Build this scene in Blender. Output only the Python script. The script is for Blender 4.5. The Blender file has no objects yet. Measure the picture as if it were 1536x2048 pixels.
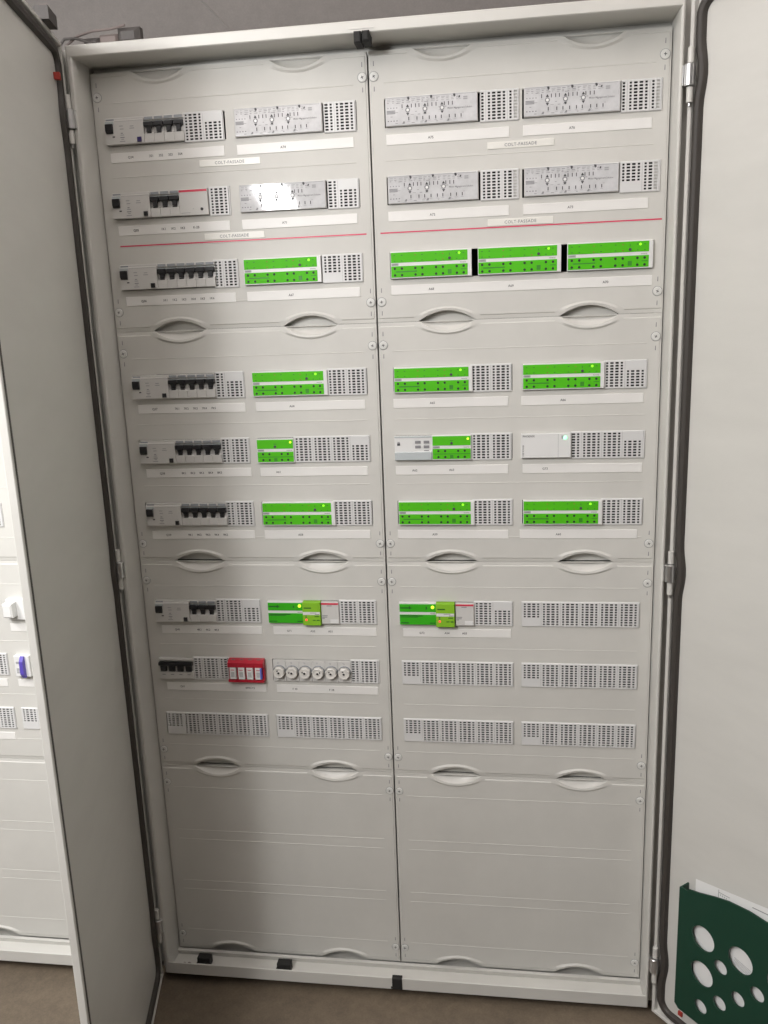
import bpy, bmesh, math, random
from mathutils import Matrix, Vector
random.seed(7)
SC = bpy.context.scene
COL = SC.collection
S = 0.001                      # everything below is written in millimetres

# ------------------------------------------------------------------ camera, world, lamps, exposure
cam_d = bpy.data.cameras.new("camera")
cam = bpy.data.objects.new("camera", cam_d)
COL.objects.link(cam)
cam.location = (0.223854, -1.560827, 1.355966)
cam.rotation_mode = 'XYZ'
cam.rotation_euler = (1.347645, 0.036253, 0.134396)
cam_d.sensor_fit = 'HORIZONTAL'
cam_d.sensor_width = 36.0
cam_d.lens = 36.0 * 1698.19 / 1536.0
cam_d.clip_start = 0.02
cam_d.clip_end = 100.0
cam_d.dof.use_dof = True
cam_d.dof.focus_distance = 1.45
cam_d.dof.aperture_fstop = 16.0
SC.camera = cam

world = bpy.data.worlds.new("World")
SC.world = world
world.use_nodes = True
bg = world.node_tree.nodes.get("Background")
bg.inputs[0].default_value = (1.0, 0.93, 0.84, 1)
bg.inputs[1].default_value = 0.02


def area(name, loc, target, sx, sy, power, color, roll=None):
    d = bpy.data.lights.new(name, 'AREA')
    d.shape = 'RECTANGLE'
    d.size, d.size_y = sx, sy
    d.energy = power
    d.color = color
    o = bpy.data.objects.new(name, d)
    COL.objects.link(o)
    z = (Vector(loc) - Vector(target)).normalized()
    y = Vector(roll) - z * z.dot(Vector(roll))
    y.normalize()
    x = y.cross(z)
    o.matrix_world = Matrix.Translation(loc) @ Matrix((x, y, z)).transposed().to_4x4()
    return o


# one pendant lamp, then unseen fill lights added to balance the brightness.
# the first is the one seen mirrored in the glossy controller of the second row
area("pendant_lamp", (-0.68, -2.0, 1.845), (-0.58, -1.4, 1.0), 0.125, 0.50, 14.5, (1.0, 1.0, 1.0), roll=(0.08, -1.0, 0.0))
area("ceiling_fill", (-0.70, -2.0, 1.87), (-0.7, -1.99, 3.0), 1.0, 1.6, 76.0, (1.0, 0.985, 0.975), roll=(0.0, 1.0, 0.0))  # added unseen fill: lights the ceiling so its bounce lifts the upper rows
area("shadow_edge_fill", (-0.56, -1.30, 1.90), (-0.45, -0.4, 1.2), 0.36, 0.08, 8.2, (1.0, 1.0, 1.0), roll=(0.0, 0.0, 1.0))  # added unseen fill: widens the soft edge of the left door's shadow
area("cabinet_top_fill", (0.35, -0.6, 1.92), (0.35, -0.59, 3.0), 1.2, 0.15, 20.5, (1.0, 0.985, 0.975), roll=(0.0, 1.0, 0.0))  # added unseen fill: ceiling bounce close to the cabinet top
area("neighbour_fill", (-1.3, -1.0, 1.90), (-1.3, -0.9, 1.7), 0.15, 1.2, 26.0, (1.0, 1.0, 1.0), roll=(0.0, 1.0, 0.0))  # added unseen fill: brightens the neighbouring cabinet

SC.view_settings.view_transform = 'Standard'
SC.view_settings.look = 'None'
SC.view_settings.exposure = 0.0
SC.view_settings.gamma = 1.0

# ------------------------------------------------------------------ materials
MATS = {}


def mat(name, col, rough=0.5, metal=0.0, spec=0.5, coat=0.0, emit=None, estr=0.0, noise=0.0, nscale=40.0,
        bump=0.0, bscale=900.0, col2=None, stretch=None, speck=0.0):
    m = bpy.data.materials.new(name)
    m.use_nodes = True
    nt = m.node_tree
    b = nt.nodes["Principled BSDF"]
    b.inputs["Base Color"].default_value = (*col, 1)
    b.inputs["Roughness"].default_value = rough
    b.inputs["Metallic"].default_value = metal
    b.inputs["Specular IOR Level"].default_value = spec
    b.inputs["Coat Weight"].default_value = coat
    b.inputs["Coat Roughness"].default_value = 0.05
    if emit:
        b.inputs["Emission Color"].default_value = (*emit, 1)
        b.inputs["Emission Strength"].default_value = estr
    if noise or bump:
        tc = nt.nodes.new("ShaderNodeTexCoord")
    if noise:
        n = nt.nodes.new("ShaderNodeTexNoise")
        n.inputs["Scale"].default_value = nscale
        n.inputs["Detail"].default_value = 5.0
        n.inputs["Roughness"].default_value = 0.6
        src = tc.outputs["Object"]
        if stretch:
            mp = nt.nodes.new("ShaderNodeMapping")
            mp.inputs["Scale"].default_value = stretch
            nt.links.new(src, mp.inputs["Vector"])
            src = mp.outputs["Vector"]
        nt.links.new(src, n.inputs["Vector"])
        r = nt.nodes.new("ShaderNodeValToRGB")
        c2 = col2 or tuple(c * (1 - noise) for c in col)
        r.color_ramp.elements[0].position = 0.3
        r.color_ramp.elements[1].position = 0.7
        r.color_ramp.elements[0].color = (*c2, 1)
        r.color_ramp.elements[1].color = (*col, 1)
        nt.links.new(n.outputs["Fac"], r.inputs["Fac"])
        out = r.outputs["Color"]
        if speck:                      # finer grain and grit over the large blotches
            for sc_, amt in ((60.0, speck), (260.0, speck * 1.3)):
                n3 = nt.nodes.new("ShaderNodeTexNoise")
                n3.inputs["Scale"].default_value = sc_
                n3.inputs["Detail"].default_value = 4.0
                nt.links.new(tc.outputs["Object"], n3.inputs["Vector"])
                mr = nt.nodes.new("ShaderNodeMapRange")
                mr.inputs[1].default_value, mr.inputs[2].default_value = 0.3, 0.7
                mr.inputs[3].default_value, mr.inputs[4].default_value = 1.0 - amt, 1.0 + amt
                nt.links.new(n3.outputs["Fac"], mr.inputs[0])
                mx = nt.nodes.new("ShaderNodeMix")
                mx.data_type = 'RGBA'
                mx.blend_type = 'MULTIPLY'
                mx.inputs[0].default_value = 1.0
                nt.links.new(out, mx.inputs[6])
                nt.links.new(mr.outputs[0], mx.inputs[7])
                out = mx.outputs[2]
        nt.links.new(out, b.inputs["Base Color"])
    if bump:
        n2 = nt.nodes.new("ShaderNodeTexNoise")
        n2.inputs["Scale"].default_value = bscale
        n2.inputs["Detail"].default_value = 2.0
        nt.links.new(tc.outputs["Object"], n2.inputs["Vector"])
        bp = nt.nodes.new("ShaderNodeBump")
        bp.inputs["Strength"].default_value = bump
        bp.inputs["Distance"].default_value = 0.0006
        nt.links.new(n2.outputs["Fac"], bp.inputs["Height"])
        nt.links.new(bp.outputs["Normal"], b.inputs["Normal"])
    MATS[name] = m
    return m


mat("panel", (0.606, 0.597, 0.562), 0.56, noise=0.07, nscale=9, bump=0.12, bscale=700)
mat("paint", (0.606, 0.597, 0.562), 0.36, noise=0.06, nscale=5, bump=0.15, bscale=500)
mat("doorpaint", (0.606, 0.597, 0.562), 0.42, noise=0.065, nscale=3.2, bump=0.2, bscale=420, stretch=(1.4, 1.4, 5.0))  # stretched colour noise: faint horizontal bands standing in for soft reflections
mat("grip", (0.606, 0.597, 0.562), 0.40)
mat("screw", (0.64, 0.64, 0.615), 0.30)
mat("strip", (0.66, 0.66, 0.655), 0.40, noise=0.03, nscale=20)
mat("card", (0.78, 0.77, 0.745), 0.42, noise=0.04, nscale=14)
mat("tapewhite", (0.76, 0.75, 0.70), 0.35)
mat("ink", (0.06, 0.06, 0.065), 0.6)
mat("inkgrey", (0.23, 0.23, 0.24), 0.6)
mat("inkpale", (0.34, 0.34, 0.35), 0.6)
mat("device", (0.60, 0.59, 0.57), 0.40, noise=0.03, nscale=30)
mat("devicewhite", (0.72, 0.72, 0.71), 0.35)
mat("shade", (0.30, 0.32, 0.34), 0.25)
mat("clearcap", (0.50, 0.54, 0.55), 0.12, coat=0.5)
mat("black", (0.012, 0.012, 0.014), 0.42)
mat("blackrubber", (0.014, 0.0135, 0.013), 0.75)
mat("rubber", (0.048, 0.042, 0.037), 0.55)
mat("slot", (0.02, 0.02, 0.02), 0.8)
mat("navy", (0.03, 0.02, 0.12), 0.35)
mat("green", (0.085, 0.50, 0.012), 0.55, spec=0.2, noise=0.06, nscale=30)
mat("greenmark", (0.035, 0.24, 0.012), 0.5)
mat("greendot", (0.012, 0.035, 0.012), 0.6)
mat("rustdot", (0.22, 0.20, 0.02), 0.6)
mat("darkgreen", (0.04, 0.41, 0.013), 0.55, spec=0.2)
mat("darkmark", (0.012, 0.12, 0.01), 0.5)
mat("lime", (0.235, 0.50, 0.03), 0.55, spec=0.2)
mat("led", (0.3, 0.9, 0.02), 0.4, emit=(0.35, 1.0, 0.03), estr=0.7)
mat("ledyellow", (0.6, 0.9, 0.05), 0.4, emit=(0.75, 1.0, 0.05), estr=1.1)
mat("ledwhite", (0.4, 0.9, 0.6), 0.4, emit=(0.25, 1.0, 0.45), estr=2.0)
mat("ledred", (0.8, 0.1, 0.05), 0.4, emit=(1.0, 0.10, 0.06), estr=0.8)
mat("redtape", (0.60, 0.045, 0.10), 0.4)
mat("redband", (0.60, 0.035, 0.075), 0.4)
mat("redbox", (0.42, 0.012, 0.03), 0.36)
mat("bluestripe", (0.12, 0.16, 0.62), 0.4)
mat("violet", (0.10, 0.07, 0.42), 0.4)
mat("ceramic", (0.68, 0.66, 0.62), 0.22)
mat("chrome", (0.62, 0.62, 0.62), 0.28, metal=0.9)
mat("zinc", (0.55, 0.54, 0.51), 0.35, metal=0.35)
mat("controller", (0.63, 0.63, 0.64), 0.7, spec=0.0, coat=1.0, noise=0.16, nscale=70)
mat("pocket", (0.004, 0.042, 0.024), 0.45)
mat("paper", (0.80, 0.80, 0.79), 0.6)
mat("concrete", (0.52, 0.485, 0.465), 0.85, noise=0.2, nscale=6, bump=0.5, bscale=120)
mat("wallpaint", (0.195, 0.177, 0.165), 0.8, noise=0.16, nscale=5, bump=0.25, bscale=90, speck=0.04)
mat("seam", (0.205, 0.19, 0.178), 0.8)
mat("floor", (0.185, 0.145, 0.102), 0.62, noise=0.4, nscale=3.6, bump=0.3, bscale=70, col2=(0.105, 0.082, 0.059), speck=0.09)
mat("stain", (0.16, 0.13, 0.12), 0.7)
mat("darkmetal", (0.075, 0.068, 0.064), 0.6)
mat("red", (0.36, 0.035, 0.025), 0.6)


# ------------------------------------------------------------------ mesh builder
class MB:
    def __init__(s):
        s.v, s.f, s.m, s.mats = [], [], [], []

    def mi(s, name):
        if name not in s.mats:
            s.mats.append(name)
        return s.mats.index(name)

    def add(s, verts, faces, mname):
        k = len(s.v)
        s.v += [tuple(p) for p in verts]
        i = s.mi(mname)
        for f in faces:
            s.f.append(tuple(k + q for q in f))
            s.m.append(i)

    # box whose front (towards -y) carries a chamfer b
    def box(s, x0, x1, y0, y1, z0, z1, m, b=0.0):
        if b > 0:
            v = [(x0 + b, y0, z0 + b), (x1 - b, y0, z0 + b), (x1 - b, y0, z1 - b), (x0 + b, y0, z1 - b)]
            v += [(x0, y0 + b, z0), (x1, y0 + b, z0), (x1, y0 + b, z1), (x0, y0 + b, z1)]
            v += [(x0, y1, z0), (x1, y1, z0), (x1, y1, z1), (x0, y1, z1)]
            f = [(0, 1, 2, 3)]
            for a in (0, 4):
                for i in range(4):
                    j = (i + 1) % 4
                    f.append((a + i, a + 4 + i, a + 4 + j, a + j))
            f.append((11, 10, 9, 8))
        else:
            v = [(x0, y0, z0), (x1, y0, z0), (x1, y0, z1), (x0, y0, z1), (x0, y1, z0), (x1, y1, z0), (x1, y1, z1), (x0, y1, z1)]
            f = [(0, 1, 2, 3), (7, 6, 5, 4), (0, 4, 5, 1), (1, 5, 6, 2), (2, 6, 7, 3), (3, 7, 4, 0)]
        s.add(v, f, m)

    # flat patch facing -y at y
    def patch(s, x0, x1, z0, z1, y, m):
        s.add([(x0, y, z0), (x1, y, z0), (x1, y, z1), (x0, y, z1)], [(0, 1, 2, 3)], m)

    # profile of (y,z) points swept along x
    def sweep_x(s, prof, x0, x1, m):
        n = len(prof)
        v = [(x0, p[0], p[1]) for p in prof] + [(x1, p[0], p[1]) for p in prof]
        f = [(i, (i + 1) % n, n + (i + 1) % n, n + i) for i in range(n)]
        f += [tuple(range(n))[::-1], tuple(range(n, 2 * n))]
        s.add(v, f, m)

    # lathe about an axis along -y: list of (radius, y)
    def disc(s, cx, cz, rings, m, n=20, cap=True, wob=0.0):
        v, f = [], []
        for r, y in rings:
            for i in range(n):
                a = 2 * math.pi * i / n
                rr = r * (1 - wob * (1 if i % 4 < 2 else 0))
                v.append((cx + rr * math.cos(a), y, cz + rr * math.sin(a)))
        for k in range(len(rings) - 1):
            for i in range(n):
                j = (i + 1) % n
                f.append((k * n + i, k * n + j, (k + 1) * n + j, (k + 1) * n + i))
        if cap:
            f.append(tuple(range((len(rings) - 1) * n, len(rings) * n)))
        s.add(v, f, m)

    # vertical cylinder
    def cyl_z(s, cx, cy, r, z0, z1, m, n=16, cham=0.8):
        v, f = [], []
        for rr, z in ((r - cham, z0), (r, z0 + cham), (r, z1 - cham), (r - cham, z1)):
            for i in range(n):
                a = 2 * math.pi * i / n
                v.append((cx + rr * math.cos(a), cy + rr * math.sin(a), z))
        for k in range(3):
            for i in range(n):
                j = (i + 1) % n
                f.append((k * n + i, k * n + j, (k + 1) * n + j, (k + 1) * n + i))
        f.append(tuple(range(n))[::-1])
        f.append(tuple(range(3 * n, 4 * n)))
        s.add(v, f, m)

    # nested rectangular loops (xl, xr, zb, zt, y) bridged in order
    def loops(s, ls, m, close_last=False, flip=False):
        v, f = [], []
        for xl, xr, zb, zt, y in ls:
            v += [(xl, y, zb), (xr, y, zb), (xr, y, zt), (xl, y, zt)]
        for k in range(len(ls) - 1):
            for i in range(4):
                j = (i + 1) % 4
                f.append((4 * k + i, 4 * k + 4 + i, 4 * k + 4 + j, 4 * k + j))
        if close_last:
            f.append(tuple(4 * (len(ls) - 1) + i for i in (3, 2, 1, 0)))
        s.add(v, f, m)

    def mesh(s, name, smooth=None, recalc=False):
        me = bpy.data.meshes.new(name)
        me.from_pydata([(x * S, y * S, z * S) for x, y, z in s.v], [], s.f)
        for n in s.mats:
            me.materials.append(MATS[n])
        me.polygons.foreach_set("material_index", s.m)
        me.update()
        if recalc:
            bm = bmesh.new()
            bm.from_mesh(me)
            bmesh.ops.remove_doubles(bm, verts=bm.verts, dist=1e-6)
            bmesh.ops.recalc_face_normals(bm, faces=bm.faces)
            bm.to_mesh(me)
            bm.free()
        if smooth:
            me.polygons.foreach_set("use_smooth", [True] * len(me.polygons))
            me.set_sharp_from_angle(angle=math.radians(smooth))
        return me


def put(name, me, parent=None, loc=(0, 0, 0), rz=0.0):
    o = bpy.data.objects.new(name, me)
    COL.objects.link(o)
    o.location = tuple(c * S for c in loc)
    o.rotation_euler = (0, 0, rz)
    if parent is not None:
        o.parent = parent
    return o


def build(mb, name, parent=None, loc=(0, 0, 0), smooth=None, recalc=False, rz=0.0):
    return put(name, mb.mesh(name, smooth, recalc), parent, loc, rz)


def tag(o, label, cat, group=None, kind=None):
    if label:
        o["label"] = label
    if cat:
        o["category"] = cat
    if group:
        o["group"] = group
    if kind:
        o["kind"] = kind
    return o


def thing(name, loc, label, cat, group=None, rz=0.0):
    return tag(put(name, None, None, loc, rz), label, cat, group)


CACHE = {}


def cached(key, fn):
    if key not in CACHE:
        CACHE[key] = fn()
    return CACHE[key]


def text_mesh(txt, size, m, spacing=1.0):
    def mk():
        cu = bpy.data.curves.new("lettering", 'FONT')
        cu.body = txt
        cu.size = size * S
        cu.align_x, cu.align_y = 'CENTER', 'CENTER'
        cu.space_character = spacing
        cu.resolution_u = 2
        cu.offset = size * S * 0.012
        ob = bpy.data.objects.new("lettering_tmp", cu)
        COL.objects.link(ob)
        dg = bpy.context.evaluated_depsgraph_get()
        me = bpy.data.meshes.new_from_object(ob.evaluated_get(dg))
        me.transform(Matrix.Rotation(math.pi / 2, 4, 'X'))
        me.materials.clear()
        me.materials.append(MATS[m])
        bpy.data.objects.remove(ob)
        bpy.data.curves.remove(cu)
        me.name = "lettering"
        return me
    return cached(("txt", txt, size, m, spacing), mk)


def lettering(txt, size, parent, x, y, z, m="ink", spacing=1.0, ry=0.0):
    o = put("lettering", text_mesh(txt, size, m, spacing), parent, (x, y, z))
    if ry:
        o.rotation_euler = (0, ry, 0)
    return o


# ------------------------------------------------------------------ the setting: floor, ceiling, wall
def sheet(name, x0, x1, y0, y1, z0, z1, m):
    b = MB()
    b.box(x0, x1, y0, y1, z0, z1, m)
    o = build(b, name)
    o["kind"] = "structure"
    return o


sheet("floor", -4500, 4500, -5000, 420, -120, -45, "floor")
ceil = sheet("ceiling", -4500, 4500, -5000, 420, 2300, 2400, "concrete")
wall = sheet("wall", -4500, 4500, 420, 520, -120, 2400, "wallpaint")
b = MB()
p0, p1 = (-455, 2085), (-335, 1955)
b.add([(p0[0] - 1.6, 419.4, p0[1] - 2), (p1[0] - 2, 419.4, p1[1] - 2), (p1[0], 417.5, p1[1]), (p0[0], 417.5, p0[1]), (p1[0] + 2, 419.4, p1[1] + 2), (p0[0] + 2, 419.4, p0[1] + 2)],
      [(0, 1, 2, 3), (3, 2, 4, 5)], "seam")
build(b, "formwork_seam", wall)

# ------------------------------------------------------------------ cabinets
ROWS = [1700, 1574, 1448, 1246, 1121, 997, 797, 672, 548]
ROWNAME = ["top", "second", "third", "fourth", "fifth", "sixth", "seventh", "eighth", "ninth"]


def cabinet_frame(parent, dx=0.0):
    b = MB()
    L = [(-493, 493, 7, 1793, 20.2),
         (-501.4, 501.4, -24, 1811.4, 20.2),
         (-501.45, 501.45, -24, 1811.45, 0),
         (-501.5, 501.5, -2.2, 1811.5, -0.2),
         (-501.7, 501.6, -2.5, 1811.6, -8),
         (-502, 501.7, -14, 1811.8, -4.5),
         (-503, 502, -14.5, 1812, -44),
         (-503.5, 502.5, 3, 1812.2, -50),
         (-504, 503, 6.0, 1812.6, -53),
         (-506, 505, 5.0, 1814, -55),
         (-511.5, 506.5, -21, 1830, -55),
         (-514, 509, -23, 1832, -52.5),
         (-514, 509, -23, 1832, -30),
         (-528, 524.5, -26, 1833, -30),
         (-528, 524.5, -26, 1833, 240)]
    b.loops([(a + dx, c + dx, d, e, f) for a, c, d, e, f in L], "paint")
    build(b, "frame", parent)
    b = MB()
    b.patch(-527 + dx, 523 + dx, -25, 1832, 239, "slot")
    build(b, "back_plate", parent)
    b = MB()
    b.box(-520 + dx, 518 + dx, -22, 236, -44.5, -26.2, "rubber")
    build(b, "plinth", parent)


cab = thing("distribution_cabinet", (0, 0, 0),
            "tall open grey electrical cabinet with both doors swung aside, filling the picture", "electrical cabinet", "grey electrical cabinets")
cabinet_frame(cab)
NDX = -1060
cab2 = thing("distribution_cabinet", (NDX, 0, 0),
             "brightly lit electrical cabinet standing beyond the left door at the left picture edge", "electrical cabinet", "grey electrical cabinets")
cabinet_frame(cab2)

# catches and blocks on the main frame
for nm, bx, lb in (("door_catch", (-13, 13, -59, -24, 1797, 1815), "black double catch under the top rail"),
                   ("door_catch", (-12, 9, -58, -47, -20, 7), "black catch on the front lip of the bottom rail"),
                   ("sill_block", (-446, -417, -37, -20, -14.4, 5), "black block at the left end of the sill"),
                   ("sill_block", (-266, -236, -38, -21, -14.4, 5), "black block in the middle of the left sill half")):
    b = MB()
    x0, x1, y0, y1, z0, z1 = bx
    if nm == "door_catch" and z0 > 100:
        b.box(x0, (x0 + x1) / 2 - 1, y0, y1, z0, z1, "blackrubber", 2)
        b.box((x0 + x1) / 2 + 0.5, x1, y0 - 2, y1 - 3, z0 + 1, z1, "blackrubber", 3)
        b.box(x0 - 9, x1 + 8, -55.9, -54.2, 1818.0, 1820.5, "paint", 0.3)
    else:
        b.box(x0, x1, y0, y1, z0, z1, "blackrubber", 1)
        b.box(x0 - 3, x0 + 4, y0 + 2, y1 - 2, z0, z0 + 5, "blackrubber", 0.6)
    o = build(b, nm, cab)
    o["label"] = lb
# dirt and paint chips lying on the sill
b = MB()
for x, y, r, m in ((-478, -32, 5, "stain"), (-468, -30, 4, "stain"), (60, -55.6, 0, ""), (72, -40, 3, "stain"), (140, -41, 2.5, "stain"), (190, -41, 3, "stain"),
                   (455, -40, 6, "stain"), (463, -42, 5, "stain"), (446, -41, 4, "stain"), (158, -36, 5, "devicewhite"), (166, -39, 4, "devicewhite"),
                   (150, -42, 4, "devicewhite"), (200, -39, 3, "devicewhite")):
    if not m:
        continue
    v = [(x, y, -12.2)]
    n = 7
    for i in range(n):
        a = 2 * math.pi * i / n
        q = r * random.uniform(0.6, 1.2)
        v.append((x + q * 1.5 * math.cos(a), y + q * 0.8 * math.sin(a), -14.2))
    b.add(v, [(0, 1 + i, 1 + (i + 1) % n) for i in range(n)], m)
o = build(b, "sill_debris")
tag(o, "small dark crumbs and white flakes lying on the bottom sill", "debris", None, "stuff")


# ------------------------------------------------------------------ hinges
def hinge(x, z, side):
    h = put("hinge", None, cab, (x, -57, z))
    b = MB()
    b.cyl_z(0, 0, 8.5, -16, 16, "chrome", 18)
    b.box(-side * 11 if side > 0 else 0, 0 if side > 0 else 11, -2, 8, -15, 15, "chrome", 0.5)
    build(b, "sleeve", h, smooth=40)
    for r, z0, z1, m in ((5.2, 17, 40, "paint"), (5.2, -40, -17, "paint"), (2.2, -46, -40.2, "chrome")):
        b = MB()
        b.cyl_z(side * 1.0, 0.5, r, z0, z1, m, 14, 0.6)
        build(b, "pin" if r < 3 else "knuckle", h, smooth=40)


for z in (1714, 899, 98):
    hinge(-517, z, -1)
for z in (1712, 897, 82):
    hinge(518, z, 1)

# ------------------------------------------------------------------ doors
HZ = (1714, 898, 90)


def door(hx, rz, sgn, w):
    d = put("door", None, cab, (hx, -56, 0), rz)
    z0, z1 = -33, 1838
    U = lambda u: sgn * u
    # pan: outer skin, rolled rim and inner skin, as nested loops seen from the inner side
    b = MB()

    def rect(i, y):
        xa, xb = U(-8 + i), U(w - i)
        return (min(xa, xb), max(xa, xb), z0 + i, z1 - i, y)
    # local y = inner normal (towards +y of the door); rim top at 0
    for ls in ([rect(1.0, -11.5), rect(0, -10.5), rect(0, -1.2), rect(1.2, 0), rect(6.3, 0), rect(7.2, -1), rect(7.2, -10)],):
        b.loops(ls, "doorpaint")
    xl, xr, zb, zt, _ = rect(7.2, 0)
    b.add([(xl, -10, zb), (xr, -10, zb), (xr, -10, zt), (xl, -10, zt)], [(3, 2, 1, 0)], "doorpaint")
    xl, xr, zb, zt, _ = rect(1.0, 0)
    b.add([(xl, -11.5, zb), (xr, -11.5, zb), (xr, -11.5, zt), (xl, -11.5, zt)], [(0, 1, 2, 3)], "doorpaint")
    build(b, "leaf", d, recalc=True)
    if sgn > 0:                     # added strip that blocks light leaking through the hinge gap
        b = MB()
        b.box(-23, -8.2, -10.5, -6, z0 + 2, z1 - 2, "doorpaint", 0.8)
        build(b, "hinge_light_stop", d)
    # foam gasket: a D-shaped bead run round the inside of the rim, bowed out round the hinges
    path = []
    r = 26.0

    def corner(cx, cz, a0):
        for i in range(9):
            a = math.radians(a0 + 90 * i / 8)
            path.append((cx + r * math.cos(a), cz + r * math.sin(a)))
    ua, ub, za, zb = 8.0, w - 15.0, z0 + 17, z1 - 17
    corner(ua + r, za + r, 180)
    corner(ub - r, za + r, 270)
    corner(ub - r, zb - r, 0)
    corner(ua + r, zb - r, 90)
    zz = zb - r - 12
    while zz > za + r + 5:
        off = 0.0
        for hz in HZ:
            q = abs(zz - hz)
            if q < 52:
                off = max(off, 6.0 * 0.5 * (1 + math.cos(math.pi * q / 52)))
        path.append((ua + off, zz))
        zz -= 12
    prof = [(-8, -9.8), (-7.2, -4), (-3.5, -1.2), (0.5, -1.0), (3, -2.6), (5, -2.0), (7.4, -5), (8, -9.8)]
    n, k = len(path), len(prof)
    v, f = [], []
    for i, p in enumerate(path):
        q0, q1 = path[i - 1], path[(i + 1) % n]
        tx, tz = q1[0] - q0[0], q1[1] - q0[1]
        l = math.hypot(tx, tz)
        nx, nz = -tz / l, tx / l       # points into the door
        for o_, h_ in prof:
            v.append((U(p[0] + nx * o_), h_, p[1] + nz * o_))
    for i in range(n):
        j = (i + 1) % n
        for q in range(k - 1):
            f.append((i * k + q, i * k + q + 1, j * k + q + 1, j * k + q))
    b = MB()
    b.add(v, f, "rubber")
    build(b, "gasket", d, smooth=50, recalc=True)
    return d


PHI_L, PHI_R = math.radians(76.5), math.radians(130)
door_l = door(-520, -PHI_L, 1, 515)
door_l["label"] = "left door, seen edge on and in shade"
door_r = door(522, PHI_R, -1, 515)
door_r["label"] = "right door, swung wide open and brightly lit"
b = MB()
b.box(25, 33, -10, 0.4, 1771, 1782, "red", 1)
build(b, "red_plug", door_l)
b = MB()
b.box(-60, -51, -10.5, -6.0, 1, 10, "red", 1)
build(b, "red_plug", door_r)
# lock-rod guide screwed to the top rim of the left door
b = MB()
b.box(60, 112, -14, 12, 1838, 1858, "darkmetal", 6)
b.box(72, 92, -10, 6, 1858, 1866, "stain", 4)
build(b, "rod_guide", door_l)


# ------------------------------------------------------------------ cover panels
def arc(hw, hh, t):
    return hh * (1 - t * t)


GX_L, GX_R = (-374.0, -123.0), (126.5, 375.5)


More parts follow.
